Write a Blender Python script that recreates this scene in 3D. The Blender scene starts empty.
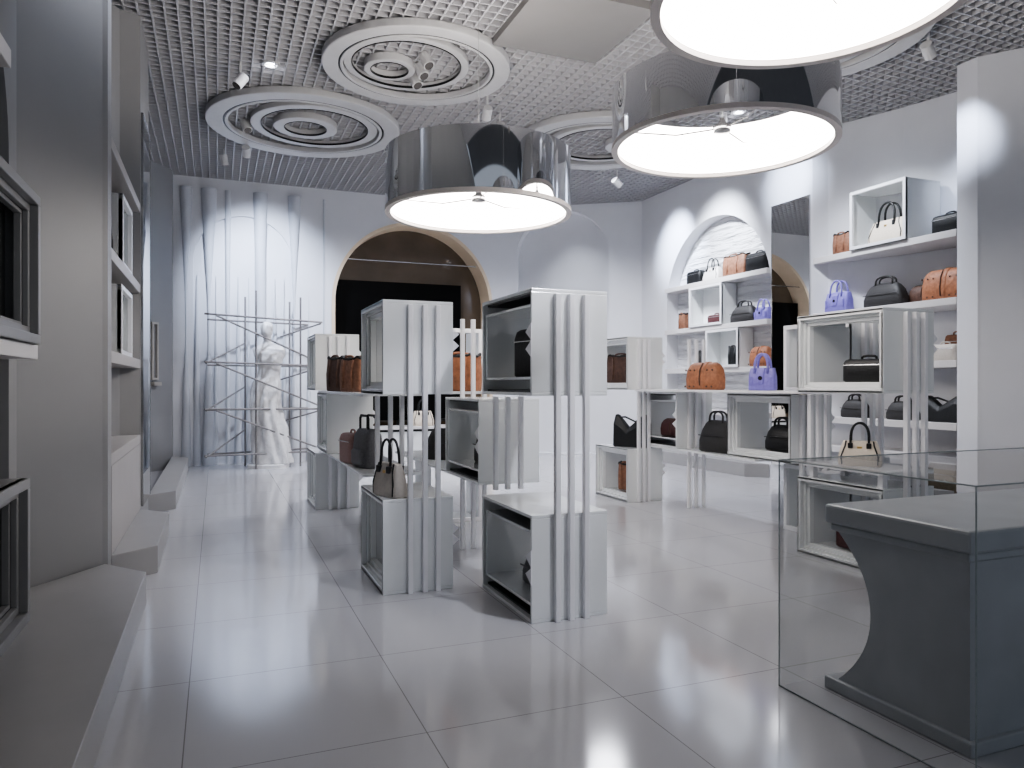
import bpy, bmesh, math, random
from mathutils import Vector, Matrix
random.seed(7)
PI = math.pi
scn = bpy.context.scene
C = scn.collection

# ------------------------------------------------------------------ materials
def mat(name, col, rough=.5, metal=0., coat=0., var=0., bump=0., scale=40., emit=None, es=0., spec=.5, stretch=None):
    m = bpy.data.materials.new(name); m.use_nodes = True
    nt = m.node_tree; b = nt.nodes['Principled BSDF']
    c4 = (*col, 1)
    b.inputs['Base Color'].default_value = c4
    b.inputs['Roughness'].default_value = rough
    b.inputs['Metallic'].default_value = metal
    b.inputs['Coat Weight'].default_value = coat
    b.inputs['Coat Roughness'].default_value = .08
    b.inputs['Specular IOR Level'].default_value = spec
    if var or bump:
        tc = nt.nodes.new('ShaderNodeTexCoord')
        mp = nt.nodes.new('ShaderNodeMapping')
        if stretch: mp.inputs['Scale'].default_value = stretch
        nz = nt.nodes.new('ShaderNodeTexNoise'); nz.inputs['Scale'].default_value = scale
        nz.inputs['Detail'].default_value = 5
        nt.links.new(tc.outputs['Object'], mp.inputs[0]); nt.links.new(mp.outputs[0], nz.inputs['Vector'])
        if var:
            r = nt.nodes.new('ShaderNodeValToRGB')
            r.color_ramp.elements[0].position = .3; r.color_ramp.elements[1].position = .7
            r.color_ramp.elements[0].color = (*[max(0, c*(1-var)) for c in col], 1)
            r.color_ramp.elements[1].color = (*[min(1, c*(1+var)) for c in col], 1)
            nt.links.new(nz.outputs['Fac'], r.inputs[0]); nt.links.new(r.outputs[0], b.inputs['Base Color'])
        if bump:
            bp = nt.nodes.new('ShaderNodeBump'); bp.inputs['Strength'].default_value = bump
            bp.inputs['Distance'].default_value = .02
            nt.links.new(nz.outputs['Fac'], bp.inputs['Height']); nt.links.new(bp.outputs[0], b.inputs['Normal'])
    if emit:
        b.inputs['Emission Color'].default_value = (*emit, 1); b.inputs['Emission Strength'].default_value = es
    return m

M = {}
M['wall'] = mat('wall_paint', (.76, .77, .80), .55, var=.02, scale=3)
M['wall_shaded'] = mat('wall_paint_shaded', (.29, .29, .29), .45, var=.02, scale=3)  # darker copy of the wall paint; shade of the left side put into it
M['wall_lit'] = mat('wall_paint_lit', (.78, .76, .75), .45, var=.02, scale=3)  # paler wall paint carrying the brighter light at the pier foot
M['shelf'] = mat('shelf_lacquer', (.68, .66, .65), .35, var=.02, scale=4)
M['plinth'] = mat('plinth_lacquer', (.36, .355, .35), .35, var=.03, scale=4)
M['lacquer'] = mat('box_lacquer', (.80, .82, .82), .22, coat=.5, var=.02, scale=5)
M['liner'] = mat('box_liner_gloss', (.68, .70, .70), .06, spec=1., coat=1., var=.02, scale=5)
M['bar'] = mat('bar_lacquer', (.86, .86, .88), .3, coat=.3, var=.02, scale=6)
M['black'] = mat('black_gap', (.006, .007, .007), .4, var=.1, scale=9)
M['chrome'] = mat('chrome', (.80, .81, .83), .035, metal=1., var=.03, scale=2)
M['mirror'] = mat('mirror_glass', (.80, .80, .78), .0, metal=1.)
M['rim'] = mat('lamp_rim', (.62, .57, .54), .35, var=.03, scale=9)
M['diff'] = mat('lamp_diffuser', (.9, .9, .9), .5, emit=(1., .935, .89), es=11.)
M['diff_dim'] = mat('lamp_diffuser_soft', (.85, .82, .82), .5, emit=(1., .93, .90), es=9.)
M['frame_grey'] = mat('frame_grey', (.24, .24, .24), .35, var=.03, scale=5)
M['dark_panel'] = mat('dark_panel', (.10, .11, .105), .3, var=.05, scale=5)
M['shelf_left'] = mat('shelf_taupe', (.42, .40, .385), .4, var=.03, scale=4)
M['glass_edge'] = mat('glass_edge', (.30, .34, .34), .15, coat=.5, var=.05)
M['steel'] = mat('steel', (.5, .5, .5), .25, metal=1., var=.04, scale=12)
M['ring'] = mat('ring_plaster', (.50, .50, .50), .5, var=.03, scale=10)
M['grid'] = mat('louvre_grid', (.45, .45, .465), .5, var=.02, scale=4)
M['plenum'] = mat('plenum', (.10, .10, .105), .8, var=.04, scale=4)
M['panel'] = mat('ceiling_panel', (.20, .195, .19), .6, var=.02, scale=5)
M['beige'] = mat('arch_beige', (.80, .66, .49), .5, var=.03, scale=6)
M['brown_glass'] = mat('arch_dark_glass', (.12, .092, .066), .06, coat=.6, var=.2, scale=1.5)
M['screen'] = mat('screen_black', (.002, .002, .002), .5, spec=.1, var=.1)
M['marble'] = mat('statue_plastic_white', (.74, .73, .72), .22, coat=.6, var=.08, bump=.5, scale=18)
M['rod'] = mat('scaffold_rod', (.22, .21, .205), .5, metal=.2, var=.1, scale=20)
M['desk'] = mat('desk_grey', (.50, .52, .54), .3, var=.07, scale=5)
M['spot'] = mat('spot_white', (.6, .6, .6), .4, var=.03, scale=20)
M['lens'] = mat('spot_lens', (.9, .9, .9), .3, emit=(.85, .9, 1.), es=25.)
M['lens_dim'] = mat('spot_lens_dim', (.12, .11, .1), .15, metal=.6, var=.1, scale=20)
M['pleat'] = mat('pleat_paint', (.62, .64, .68), .6, var=.04, scale=3)
M['cable'] = mat('cable', (.3, .3, .3), .4, var=.05)
M['plum'] = mat('plum_leather', (.085, .03, .032), .5, var=.15, bump=.1, scale=60)
M['blk'] = mat('black_leather', (.012, .013, .014), .45, var=.2, bump=.12, scale=70)
M['dgrey'] = mat('charcoal_leather', (.034, .033, .033), .55, var=.15, bump=.12, scale=70)
M['mgrey'] = mat('grey_leather', (.15, .15, .16), .5, var=.15, bump=.12, scale=70)
M['cream'] = mat('cream_leather', (.74, .66, .55), .5, var=.06, bump=.1, scale=60)
M['white_l'] = mat('white_leather', (.78, .76, .73), .45, var=.04, bump=.1, scale=60)
M['greige'] = mat('greige_leather', (.55, .51, .46), .5, var=.06, bump=.1, scale=60)
M['tan'] = mat('orange_tan_leather', (.36, .15, .075), .55, var=.25, bump=.25, scale=30)
M['brown'] = mat('brown_leather', (.26, .125, .075), .55, var=.25, bump=.2, scale=30)
M['dbrown'] = mat('dark_brown_leather', (.10, .055, .04), .55, var=.25, bump=.2, scale=30)
M['lilac'] = mat('lilac_leather', (.24, .205, .58), .4, var=.08, bump=.1, scale=50)
M['pink'] = mat('dusty_pink_leather', (.36, .22, .20), .5, var=.1, bump=.1, scale=50)
M['olive'] = mat('olive_leather', (.20, .17, .12), .5, var=.15, bump=.1, scale=50)
M['gold'] = mat('gold_metal', (.75, .55, .25), .3, metal=1., var=.05, scale=30)
M['picture'] = mat('frame_taupe', (.45, .42, .38), .5, var=.05)

# stone cladding: stretched wavy relief
def stone():
    m = mat('wavy_stone', (.72, .73, .75), .6); nt = m.node_tree; b = nt.nodes['Principled BSDF']
    tc = nt.nodes.new('ShaderNodeTexCoord'); mp = nt.nodes.new('ShaderNodeMapping')
    mp.inputs['Scale'].default_value = (1., 1.1, 8.)
    nz = nt.nodes.new('ShaderNodeTexNoise'); nz.inputs['Scale'].default_value = 1.6; nz.inputs['Detail'].default_value = 4
    bp = nt.nodes.new('ShaderNodeBump'); bp.inputs['Strength'].default_value = 1.; bp.inputs['Distance'].default_value = .14
    nt.links.new(tc.outputs['Object'], mp.inputs[0]); nt.links.new(mp.outputs[0], nz.inputs['Vector'])
    nt.links.new(nz.outputs['Fac'], bp.inputs['Height']); nt.links.new(bp.outputs[0], b.inputs['Normal'])
    return m
M['stone'] = stone()

# floor: large glossy square tiles with fine joints
def floor_mat():
    m = mat('floor_tiles', (.62, .62, .63), .11, coat=.0, spec=1.); nt = m.node_tree; b = nt.nodes['Principled BSDF']
    tc = nt.nodes.new('ShaderNodeTexCoord'); mp = nt.nodes.new('ShaderNodeMapping')
    mp.inputs['Location'].default_value = (.1025/.8, -2.543/.8+4, 0); mp.inputs['Scale'].default_value = (1/.8, 1/.8, 1)
    nt.links.new(tc.outputs['Object'], mp.inputs[0])
    sp = nt.nodes.new('ShaderNodeSeparateXYZ'); nt.links.new(mp.outputs[0], sp.inputs[0])
    ds = []
    for ax in ('X', 'Y'):
        fr = nt.nodes.new('ShaderNodeMath'); fr.operation = 'FRACT'; nt.links.new(sp.outputs[ax], fr.inputs[0])
        pp = nt.nodes.new('ShaderNodeMath'); pp.operation = 'PINGPONG'; pp.inputs[1].default_value = .5
        nt.links.new(fr.outputs[0], pp.inputs[0]); ds.append(pp)
    mn = nt.nodes.new('ShaderNodeMath'); mn.operation = 'MINIMUM'
    nt.links.new(ds[0].outputs[0], mn.inputs[0]); nt.links.new(ds[1].outputs[0], mn.inputs[1])
    lt = nt.nodes.new('ShaderNodeMath'); lt.operation = 'LESS_THAN'; lt.inputs[1].default_value = .0028
    nt.links.new(mn.outputs[0], lt.inputs[0])
    nz = nt.nodes.new('ShaderNodeTexNoise'); nz.inputs['Scale'].default_value = .36
    nt.links.new(tc.outputs['Object'], nz.inputs['Vector'])
    rp = nt.nodes.new('ShaderNodeValToRGB')
    rp.color_ramp.elements[0].color = (.53, .53, .55, 1); rp.color_ramp.elements[1].color = (.58, .578, .595, 1)
    nt.links.new(nz.outputs['Fac'], rp.inputs[0])
    mx = nt.nodes.new('ShaderNodeMix'); mx.data_type = 'RGBA'
    nt.links.new(lt.outputs[0], mx.inputs['Factor']); nt.links.new(rp.outputs[0], mx.inputs['A'])
    mx.inputs['B'].default_value = (.30, .29, .29, 1)
    nt.links.new(mx.outputs['Result'], b.inputs['Base Color'])
    return m
M['floor'] = floor_mat()

def glass_mat():
    m = bpy.data.materials.new('case_glass'); m.use_nodes = True; nt = m.node_tree
    nt.nodes.remove(nt.nodes['Principled BSDF']); out = nt.nodes['Material Output']
    tr = nt.nodes.new('ShaderNodeBsdfTransparent'); tr.inputs[0].default_value = (.83, .84, .845, 1)
    gl = nt.nodes.new('ShaderNodeBsdfGlossy'); gl.inputs['Roughness'].default_value = .0; gl.inputs[0].default_value = (.9, .9, .9, 1)
    fr = nt.nodes.new('ShaderNodeLayerWeight'); fr.inputs[0].default_value = .08
    ad = nt.nodes.new('ShaderNodeMixShader')
    nt.links.new(fr.outputs['Fresnel'], ad.inputs[0]); nt.links.new(tr.outputs[0], ad.inputs[1]); nt.links.new(gl.outputs[0], ad.inputs[2])
    nt.links.new(ad.outputs[0], out.inputs[0])
    return m
M['glass'] = glass_mat()

# ------------------------------------------------------------------ mesh helpers
def obj(name, bm, m, parent=None, loc=None, smooth=False, bevel=0., rot=None):
    me = bpy.data.meshes.new(name); bmesh.ops.recalc_face_normals(bm, faces=bm.faces[:]); bm.to_mesh(me); bm.free()
    me.materials.append(M[m] if isinstance(m, str) else m)
    o = bpy.data.objects.new(name, me); C.objects.link(o)
    if parent: o.parent = parent
    if loc: o.location = loc
    if rot: o.rotation_euler = rot
    if smooth:
        for p in me.polygons: p.use_smooth = True
    if bevel:
        b = o.modifiers.new('edge', 'BEVEL'); b.width = bevel; b.segments = 2; b.limit_method = 'ANGLE'
    return o
def thing(name, label, cat, loc=(0, 0, 0), rotz=0., group=None):
    o = bpy.data.objects.new(name, None); C.objects.link(o); o.location = loc; o.rotation_euler = (0, 0, rotz)
    o.empty_display_size = .05; o['label'] = label; o['category'] = cat
    if group: o['group'] = group
    return o
def tag(o, label, cat, group=None):
    o['label'] = label; o['category'] = cat
    if group: o['group'] = group
    return o
def struct(o): o['kind'] = 'structure'; return o
def NB(): return bmesh.new()
def box(bm, x0, x1, y0, y1, z0, z1):
    v = [bm.verts.new((x, y, z)) for z in (z0, z1) for y in (y0, y1) for x in (x0, x1)]
    for f in ((0, 2, 3, 1), (4, 5, 7, 6), (0, 1, 5, 4), (2, 6, 7, 3), (0, 4, 6, 2), (1, 3, 7, 5)):
        bm.faces.new([v[i] for i in f])
    return bm
def B(*a): return box(NB(), *a)
def prism(bm, pts, z0, z1):
    lo = [bm.verts.new((x, y, z0)) for x, y in pts]; hi = [bm.verts.new((x, y, z1)) for x, y in pts]
    n = len(pts); bm.faces.new(lo[::-1]); bm.faces.new(hi)
    for i in range(n): bm.faces.new((lo[i], lo[(i+1) % n], hi[(i+1) % n], hi[i]))
    return bm
def strip(bm, pts, z0, z1):   # vertical sheet along a plan polyline
    lo = [bm.verts.new((x, y, z0)) for x, y in pts]; hi = [bm.verts.new((x, y, z1)) for x, y in pts]
    for i in range(len(pts)-1): bm.faces.new((lo[i], lo[i+1], hi[i+1], hi[i]))
    return bm
def lathe(bm, prof, seg=64, closed=False, cx=0, cy=0):
    rings = []
    for r, z in prof:
        rings.append([bm.verts.new((cx+r*math.cos(2*PI*i/seg), cy+r*math.sin(2*PI*i/seg), z)) for i in range(seg)])
    k = len(rings)
    for a in range(k if closed else k-1):
        p, q = rings[a], rings[(a+1) % k]
        for i in range(seg): bm.faces.new((p[i], p[(i+1) % seg], q[(i+1) % seg], q[i]))
    return bm
def disc(bm, r, z, seg=64, cx=0, cy=0):
    bm.faces.new([bm.verts.new((cx+r*math.cos(2*PI*i/seg), cy+r*math.sin(2*PI*i/seg), z)) for i in range(seg)])
    return bm
def tube(bm, pts, r, seg=8, caps=True):
    pts = [Vector(p) for p in pts]; rings = []; up = None
    for i, p in enumerate(pts):
        d = (pts[min(i+1, len(pts)-1)] - pts[max(i-1, 0)]).normalized()
        if up is None:
            up = Vector((0, 0, 1)) if abs(d.z) < .9 else Vector((1, 0, 0))
        s = d.cross(up).normalized(); u = s.cross(d).normalized(); up = u
        rings.append([bm.verts.new(p + r*(math.cos(2*PI*k/seg)*s + math.sin(2*PI*k/seg)*u)) for k in range(seg)])
    for a, b in zip(rings, rings[1:]):
        for k in range(seg): bm.faces.new((a[k], a[(k+1) % seg], b[(k+1) % seg], b[k]))
    if caps: bm.faces.new(rings[0][::-1]); bm.faces.new(rings[-1])
    return bm
def loft(bm, secs, n=32, power=4., cap=True):
    """secs: (z, width, depth[, yoff, xoff])"""
    rings = []
    for s in secs:
        z, w, d = s[:3]; yo = s[3] if len(s) > 3 else 0; xo = s[4] if len(s) > 4 else 0
        ring = []
        for i in range(n):
            a = 2*PI*(i+.5)/n; c, q = math.cos(a), math.sin(a)
            x = math.copysign(abs(c)**(2/power), c)*w/2; y = math.copysign(abs(q)**(2/power), q)*d/2
            ring.append(bm.verts.new((x+xo, y+yo, z)))
        rings.append(ring)
    for a, b in zip(rings, rings[1:]):
        for i in range(n): bm.faces.new((a[i], a[(i+1) % n], b[(i+1) % n], b[i]))
    if cap: bm.faces.new(rings[0][::-1]); bm.faces.new(rings[-1])
    return bm
def arc(p0, p1, hgt, n=14, y=0., lean=0., pw=.55):
    out = []
    for i in range(n+1):
        t = i/n; x = p0[0] + (p1[0]-p0[0])*(.5-.5*math.cos(PI*t)); k = math.sin(PI*t)**pw if 0 < t < 1 else 0
        z = p0[1] + (p1[1]-p0[1])*t + hgt*k
        out.append((x, y + lean*k, z))
    return out

H = 4.39   # ceiling height
# ------------------------------------------------------------------ the room
struct(obj('floor', B(-1.6, 8.2, -2.2, 13.0, -.06, 0), 'floor'))

def arch_sheet(bm, f, x0, x1, z1, holes):
    """flat sheet x0..x1 by 0..z1 in wall coordinates with arched holes (centre, radius, spring z, sill z); f maps (s,z)->xyz"""
    def loop(pts):
        vs = [bm.verts.new(f(s, z)) for s, z in pts]
        return [bm.edges.new((vs[i], vs[(i+1) % len(vs)])) for i in range(len(vs))]
    E_ = loop([(x0, 0), (x1, 0), (x1, z1), (x0, z1)])
    for c, r, zs, sill in holes: E_ += loop(arch_pts(c, r, zs, sill))
    bmesh.ops.triangle_fill(bm, use_beauty=True, use_dissolve=False, edges=E_)
    return bm
def arch_pts(c, r, zs, sill, n=40):
    return [(c-r, sill), (c+r, sill)] + [(c+r*math.cos(PI*i/n), zs+r*math.sin(PI*i/n)) for i in range(n+1)]
def arch_reveal(bm, f0, f1, c, r, zs, sill, open_bottom=False):
    p = arch_pts(c, r, zs, sill); a = [bm.verts.new(f0(*q)) for q in p]; b = [bm.verts.new(f1(*q)) for q in p]
    for i in range(len(p)):
        if i == 0 and open_bottom: continue
        j = (i+1) % len(p); bm.faces.new((a[i], a[j], b[j], b[i]))
    return bm
def arch_fill(bm, f, c, r, zs, sill):
    bm.faces.new([bm.verts.new(f(*q)) for q in arch_pts(c, r, zs, sill)]); return bm

# back wall with its arches (faint left alcove, dark centre arch), and the slanted right-hand stretch
BY = 12.15
LA = (.41, .73, 3.12, .02); CA = (3.13, 1.39, 2.58, .02)
bm = NB(); fb = lambda s, z: (s, BY, z)
arch_sheet(bm, fb, -.6, 5.0, H, [LA, CA])
arch_reveal(bm, fb, lambda s, z: (s, BY+.05, z), *LA); arch_fill(bm, lambda s, z: (s, BY+.05, z), *LA)
wb = struct(obj('wall_back', bm, 'wall'))
# beige lining of the centre arch
bm = NB(); r_ = CA[1]; f2 = lambda s, z: (s, BY+.45, z)
arch_reveal(bm, fb, f2, *CA)
op = arch_pts(*CA); ip = arch_pts(CA[0], CA[1]-.055, CA[2], CA[3])
for yy in (BY-.012,):
    a = [bm.verts.new((s, yy, z)) for s, z in op]; b = [bm.verts.new((s, yy, z)) for s, z in ip]; c_ = [bm.verts.new((s, BY+.45, z)) for s, z in ip]
    d_ = [bm.verts.new((s, BY+.002, z)) for s, z in op]
    for i in range(1, len(op)):
        j = (i+1) % len(op)
        bm.faces.new((a[i], a[j], b[j], b[i])); bm.faces.new((b[i], b[j], c_[j], c_[i])); bm.faces.new((a[i], d_[i], d_[j], a[j]))
struct(obj('trim_1', bm, 'beige'))
struct(obj('window_1', arch_fill(NB(), lambda s, z: (s, BY+.45, z), *CA), 'brown_glass'))
# slanted back stretch with an alcove
P, Q = Vector((5.0, 12.15)), Vector((6.8, 10.9)); L_ = (Q-P).length; D_ = (Q-P)/L_; N_ = Vector((-D_.y, D_.x))
fd = lambda s, z, o=0.: ((P+D_*s+N_*o).x, (P+D_*s+N_*o).y, z)
DA = (.80, .83, 3.47, .02)
dd = .24
bm = NB(); arch_sheet(bm, lambda s, z: fd(s, z), -.05, L_, H, [(DA[0], DA[1], DA[2], DA[3])])
arch_reveal(bm, lambda s, z: fd(s, z), lambda s, z: fd(s, z, dd), *DA); arch_fill(bm, lambda s, z: fd(s, z, dd), *DA)
struct(obj('wall_back_right', bm, 'wall'))

# left wall: niche, slanted pier, shelf niche, mirror pier, deep niche, slanted pier
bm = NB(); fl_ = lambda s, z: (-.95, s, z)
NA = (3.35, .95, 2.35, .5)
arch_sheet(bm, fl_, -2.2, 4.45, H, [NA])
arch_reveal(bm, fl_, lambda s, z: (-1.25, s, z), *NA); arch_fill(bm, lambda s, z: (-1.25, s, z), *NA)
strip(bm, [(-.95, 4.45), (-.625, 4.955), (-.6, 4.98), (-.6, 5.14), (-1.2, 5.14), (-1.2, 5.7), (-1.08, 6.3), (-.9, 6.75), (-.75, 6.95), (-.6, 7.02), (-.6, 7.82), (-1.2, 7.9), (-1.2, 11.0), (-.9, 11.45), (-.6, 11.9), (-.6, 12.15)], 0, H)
struct(obj('wall_left', bm, 'wall_shaded'))
# right wall
bm = NB()
strip(bm, [(7.15, 1.0), (7.15, 4.38), (6.82, 4.865), (6.8, 4.89), (6.8, 5.1), (7.42, 5.1), (7.4, 5.55), (7.26, 6.1), (7.06, 6.65), (6.93, 6.88), (6.8, 7.0), (6.8, 7.72)], 0, H)
RA = (8.93, 1.21, 2.5, .18); fr_ = lambda s, z: (6.8, s, z)
arch_sheet(bm, fr_, 7.72, 10.9, H, [RA])
arch_reveal(bm, fr_, lambda s, z: (7.02, s, z), *RA)
struct(obj('wall_right', bm, 'wall'))
bm = NB(); bm.faces.new([bm.verts.new(p) for p in ((7.01, 7.5, 0), (7.01, 10.4, 0), (7.01, 10.4, 4.0), (7.01, 7.5, 4.0))])
struct(obj('wall_right_cladding', bm, 'stone'))
struct(obj('trim_2', prism(NB(), [(6.792, 4.885), (6.792, 5.1), (6.805, 5.1), (7.15, 4.40), (7.14, 4.37), (6.815, 4.855)], .18, .60), 'wall_lit'))  # thin pale sheet: lit band at the pier foot put into the colour
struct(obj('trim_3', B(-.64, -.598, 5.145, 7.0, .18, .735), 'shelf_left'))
# pleated relief columns on the back wall
prof_b = [(0, .30), (.6, .26), (1.2, .18), (1.9, .12), (2.6, .20), (3.3, .55), (3.9, .9), (4.22, 1.)]
for i, (x, r, seed) in enumerate([(-.42, .09, 0), (-.10, .115, 0), (.17, .045, 1), (.645, .112, 2), (1.156, .10, 0), (1.62, .022, 2)]):
    bm = NB(); pr_ = []
    for z, k in prof_b:
        kk = k if seed == 0 else (max(k, .75) if seed == 2 else .6+.4*k)
        if seed == 0 and z < 1.5: kk = .45 + .25*(1.5-z)
        pr_.append((r*kk, z))
    lathe(bm, pr_, 24, cx=x, cy=BY); disc(bm, r, 4.22, 24, x, BY)
    struct(obj('trim_%d' % (i+4), bm, 'pleat', smooth=True))
for i, (x, r) in enumerate([(-.27, .05), (.0, .03), (.32, .05), (.47, .035), (.86, .05), (1.0, .03), (1.38, .04)]):
    bm = NB(); lathe(bm, [(r*1.2, 0), (r, .8), (r*.6, 1.8), (r*.15, 2.9)], 20, cx=x, cy=BY+.01)
    struct(obj('trim_%d' % (i+10), bm, 'pleat', smooth=True))
# ceiling: open louvre grid below a plenum
bm = NB()
step = .105
y = 1.0
while y < 12.14:
    box(bm, -1.25, 7.5, y, y+.013, H, H+.06); y += step
x = -1.25
while x < 7.5:
    box(bm, x, x+.013, 1.0, 12.14, H+.0005, H+.0595); x += step
struct(obj('ceiling_grid', bm, 'grid'))
struct(obj('ceiling', B(-1.6, 8.2, -2.2, 13.0, 4.85, 4.9), 'plenum'))
struct(obj('ceiling_hatch', B(2.33, 3.38, 5.18, 6.25, H-.07, H-.001), 'panel'))

# ------------------------------------------------------------------ plinths and wall shelves
def plinth(pts, label):
    o = obj('display_plinth', prism(NB(), pts, 0, .18), 'plinth', bevel=.004); tag(o, label, 'plinth', 'low plinths along the walls'); return o
plinth([(-.95, -1.4), (-.366, -1.4), (-.366, 4.63), (-.61, 4.93), (-.95, 4.42)], 'long low grey plinth along the left wall, nearest of the three')
plinth([(-.60, 5.15), (-.355, 5.36), (-.362, 6.71), (-.60, 6.97)], 'short low plinth with slanted ends beneath the left shelf niche, middle of the three')
plinth([(-.60, 7.83), (-.37, 8.02), (-.37, 11.6), (-.60, 11.86)], 'low plinth by the left wall nearest the statue, farthest of the three')
plinth([(6.79, 7.75), (6.57, 7.98), (6.57, 10.4), (6.79, 10.7)], 'low plinth along the right wall under the lit stone arch')
plinth([(6.79, 5.12), (6.56, 5.36), (6.56, 6.71), (6.79, 6.97)], 'low plinth along the right wall under the deep shelf niche')

def wall_shelf(pts, ztop, t, label, group):
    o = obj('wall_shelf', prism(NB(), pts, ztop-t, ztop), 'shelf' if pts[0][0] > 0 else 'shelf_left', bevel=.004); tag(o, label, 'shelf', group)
RN = [(6.795, 5.105), (7.40, 5.105), (7.385, 5.55), (7.245, 6.1), (7.045, 6.65), (6.92, 6.87), (6.795, 6.985)]
for z, w in ((2.78, 'topmost white shelf of the right niche, carrying a white frame box and cream bag'), (2.105, 'second white shelf down in the right niche, carrying the lilac, charcoal and tan bags'),
             (1.48, 'white shelf of the right niche carrying a beige bag and small brown bag'), (.85, 'white shelf of the right niche carrying a row of black bags'), (.51, 'lowest white shelf of the right niche, with nothing on it')):
    wall_shelf(RN, z, .072, w, 'shelves in the right niche')
LN = [(-.60, 5.145), (-1.19, 5.145), (-1.19, 5.7), (-1.07, 6.3), (-.89, 6.74), (-.74, 6.94), (-.60, 7.01)]
for z, w in ((2.78, 'topmost shelf of the left niche above the framed cubes'), (2.09, 'second shelf down in the left niche beside the grey pier'),
             (1.45, 'third shelf down in the left niche, with the empty space above'), (.81, 'lowest shelf of the left niche holding a small brown bag')):
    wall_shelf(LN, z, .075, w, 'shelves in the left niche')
for z, w in ((2.78, 'top shelf in the stone arch carrying black, white and brown bags'), (2.105, 'second shelf in the stone arch carrying a charcoal and a lilac bag'),
             (1.48, 'third shelf in the stone arch carrying a black tote and a brown bag'), (.86, 'lowest white shelf in the stone arch with no bags')):
    o = obj('wall_shelf', B(6.74, 7.005, 7.74, 10.12, z-.07, z), 'shelf', bevel=.004); tag(o, w, 'shelf', 'shelves in the stone arch')
o = obj('wall_shelf', B(-.945, -.80, -.5, 3.66, 2.57, 2.65), 'shelf', bevel=.004); tag(o, 'high shelf board at the left edge above the near framed box', 'shelf')
o = obj('wall_shelf', B(-.945, -.80, 2.2, 4.16, 1.36, 1.43), 'shelf', bevel=.004); tag(o, 'shelf board at the left edge under the near upper framed box', 'shelf')

# mirrors
for x0, x1, y0, y1, lb in ((6.78, 6.797, 7.03, 7.70, 'tall mirror panel on the right pier reflecting the beige arch'), (-.597, -.58, 7.05, 7.80, 'tall bluish mirror panel on the left wall past the shelf niche, seen edge-on')):
    t = thing('wall_mirror', lb, 'mirror', ((x0+x1)/2, (y0+y1)/2, .19)); w = (y1-y0)/2
    obj('mirror_glass', B(-.006, .006, -w+.006, w-.006, 0, 3.38), 'mirror', t)
    obj('frame', box(box(B(-.009, .009, -w, -w+.006, 0, 3.386), -.009, .009, w-.006, w, 0, 3.386), -.009, .009, -w, w, 3.38, 3.386), 'steel', t)
# dark screen in the centre arch, thin rail above it
t = thing('screen_panel', 'large black screen standing inside the beige-rimmed arch', 'screen', (2.95, BY+.34, .02))
obj('panel', B(-1.09, 1.09, -.02, .02, .60, 2.97), 'screen', t); obj('base', B(-.9, .9, -.015, .015, .0, .04), 'black', t); obj('post', B(-.06, .06, -.0149, .0149, .04, .6), 'black', t)
tag(obj('hanging_rail', tube(NB(), [(1.98, BY+.12, 3.31), (4.28, BY+.12, 3.31)], .012), 'steel'), 'thin pale rail spanning the upper part of the dark arch', 'rail')
t = thing('back_counter', 'low white counter with dark gaps in front of the dark arch', 'counter', (3.1, 11.7, 0))
obj('body', B(-1.1, 1.1, -.2, .25, 0, .48), 'lacquer', t, bevel=.004); obj('worktop', B(-1.14, 1.14, -.24, .27, .52, .56), 'shelf', t, bevel=.004)
obj('shadow_gap', B(-1.08, 1.08, -.18, .24, .48, .52), 'black', t)

# ------------------------------------------------------------------ display boxes
BW, BL, BH = .43, .70, .56
def ring_x(bm, x0, x1, a, b, y0, y1, z0, z1):
    """rectangular frame in the YZ plane, from inset a to inset b"""
    box(bm, x0, x1, y0+a, y1-a, z0+a, z0+b); box(bm, x0, x1, y0+a, y1-a, z1-b, z1-a)
    box(bm, x0, x1, y0+a, y0+b, z0+b, z1-b); box(bm, x0, x1, y1-b, y1-a, z0+b, z1-b)
    return bm
def shell(bm, W=BW, L=BL, Hh=BH, t=.018, back=True):
    box(bm, 0, W, 0, L, 0, t); box(bm, 0, W, 0, L, Hh-t, Hh); box(bm, 0, W, 0, t, t, Hh-t); box(bm, 0, W, L-t, L, t, Hh-t)
    if back: box(bm, W-t, W, t, L-t, t, Hh-t)
    return bm
def teeth(bm, axis, L=BL, W=BW, z=.20):
    # zig-zag edge plate with two points
    if axis == 'front': pts = [(0, 0), (.075, .045), (0, .09), (.075, .135), (0, .18)]; f = lambda a, q: (-.004, -.002+a, z+q)
    else: pts = [(0, 0), (.04, .035), (0, .07), (.04, .105), (0, .14)]; f = lambda a, q: (W+a, .004, z+.06+q)
    off = Vector((.006, 0, 0)) if axis == 'front' else Vector((0, .006, 0))
    for k in (0, 2):
        tri = [Vector(f(*pts[k+i])) for i in range(3)]
        a = [bm.verts.new(p) for p in tri]; b = [bm.verts.new(p+off) for p in tri]
        bm.faces.new(a); bm.faces.new(b[::-1])
        for i in range(3): bm.faces.new((a[i], b[i], b[(i+1) % 3], a[(i+1) % 3]))
    return bm
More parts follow.
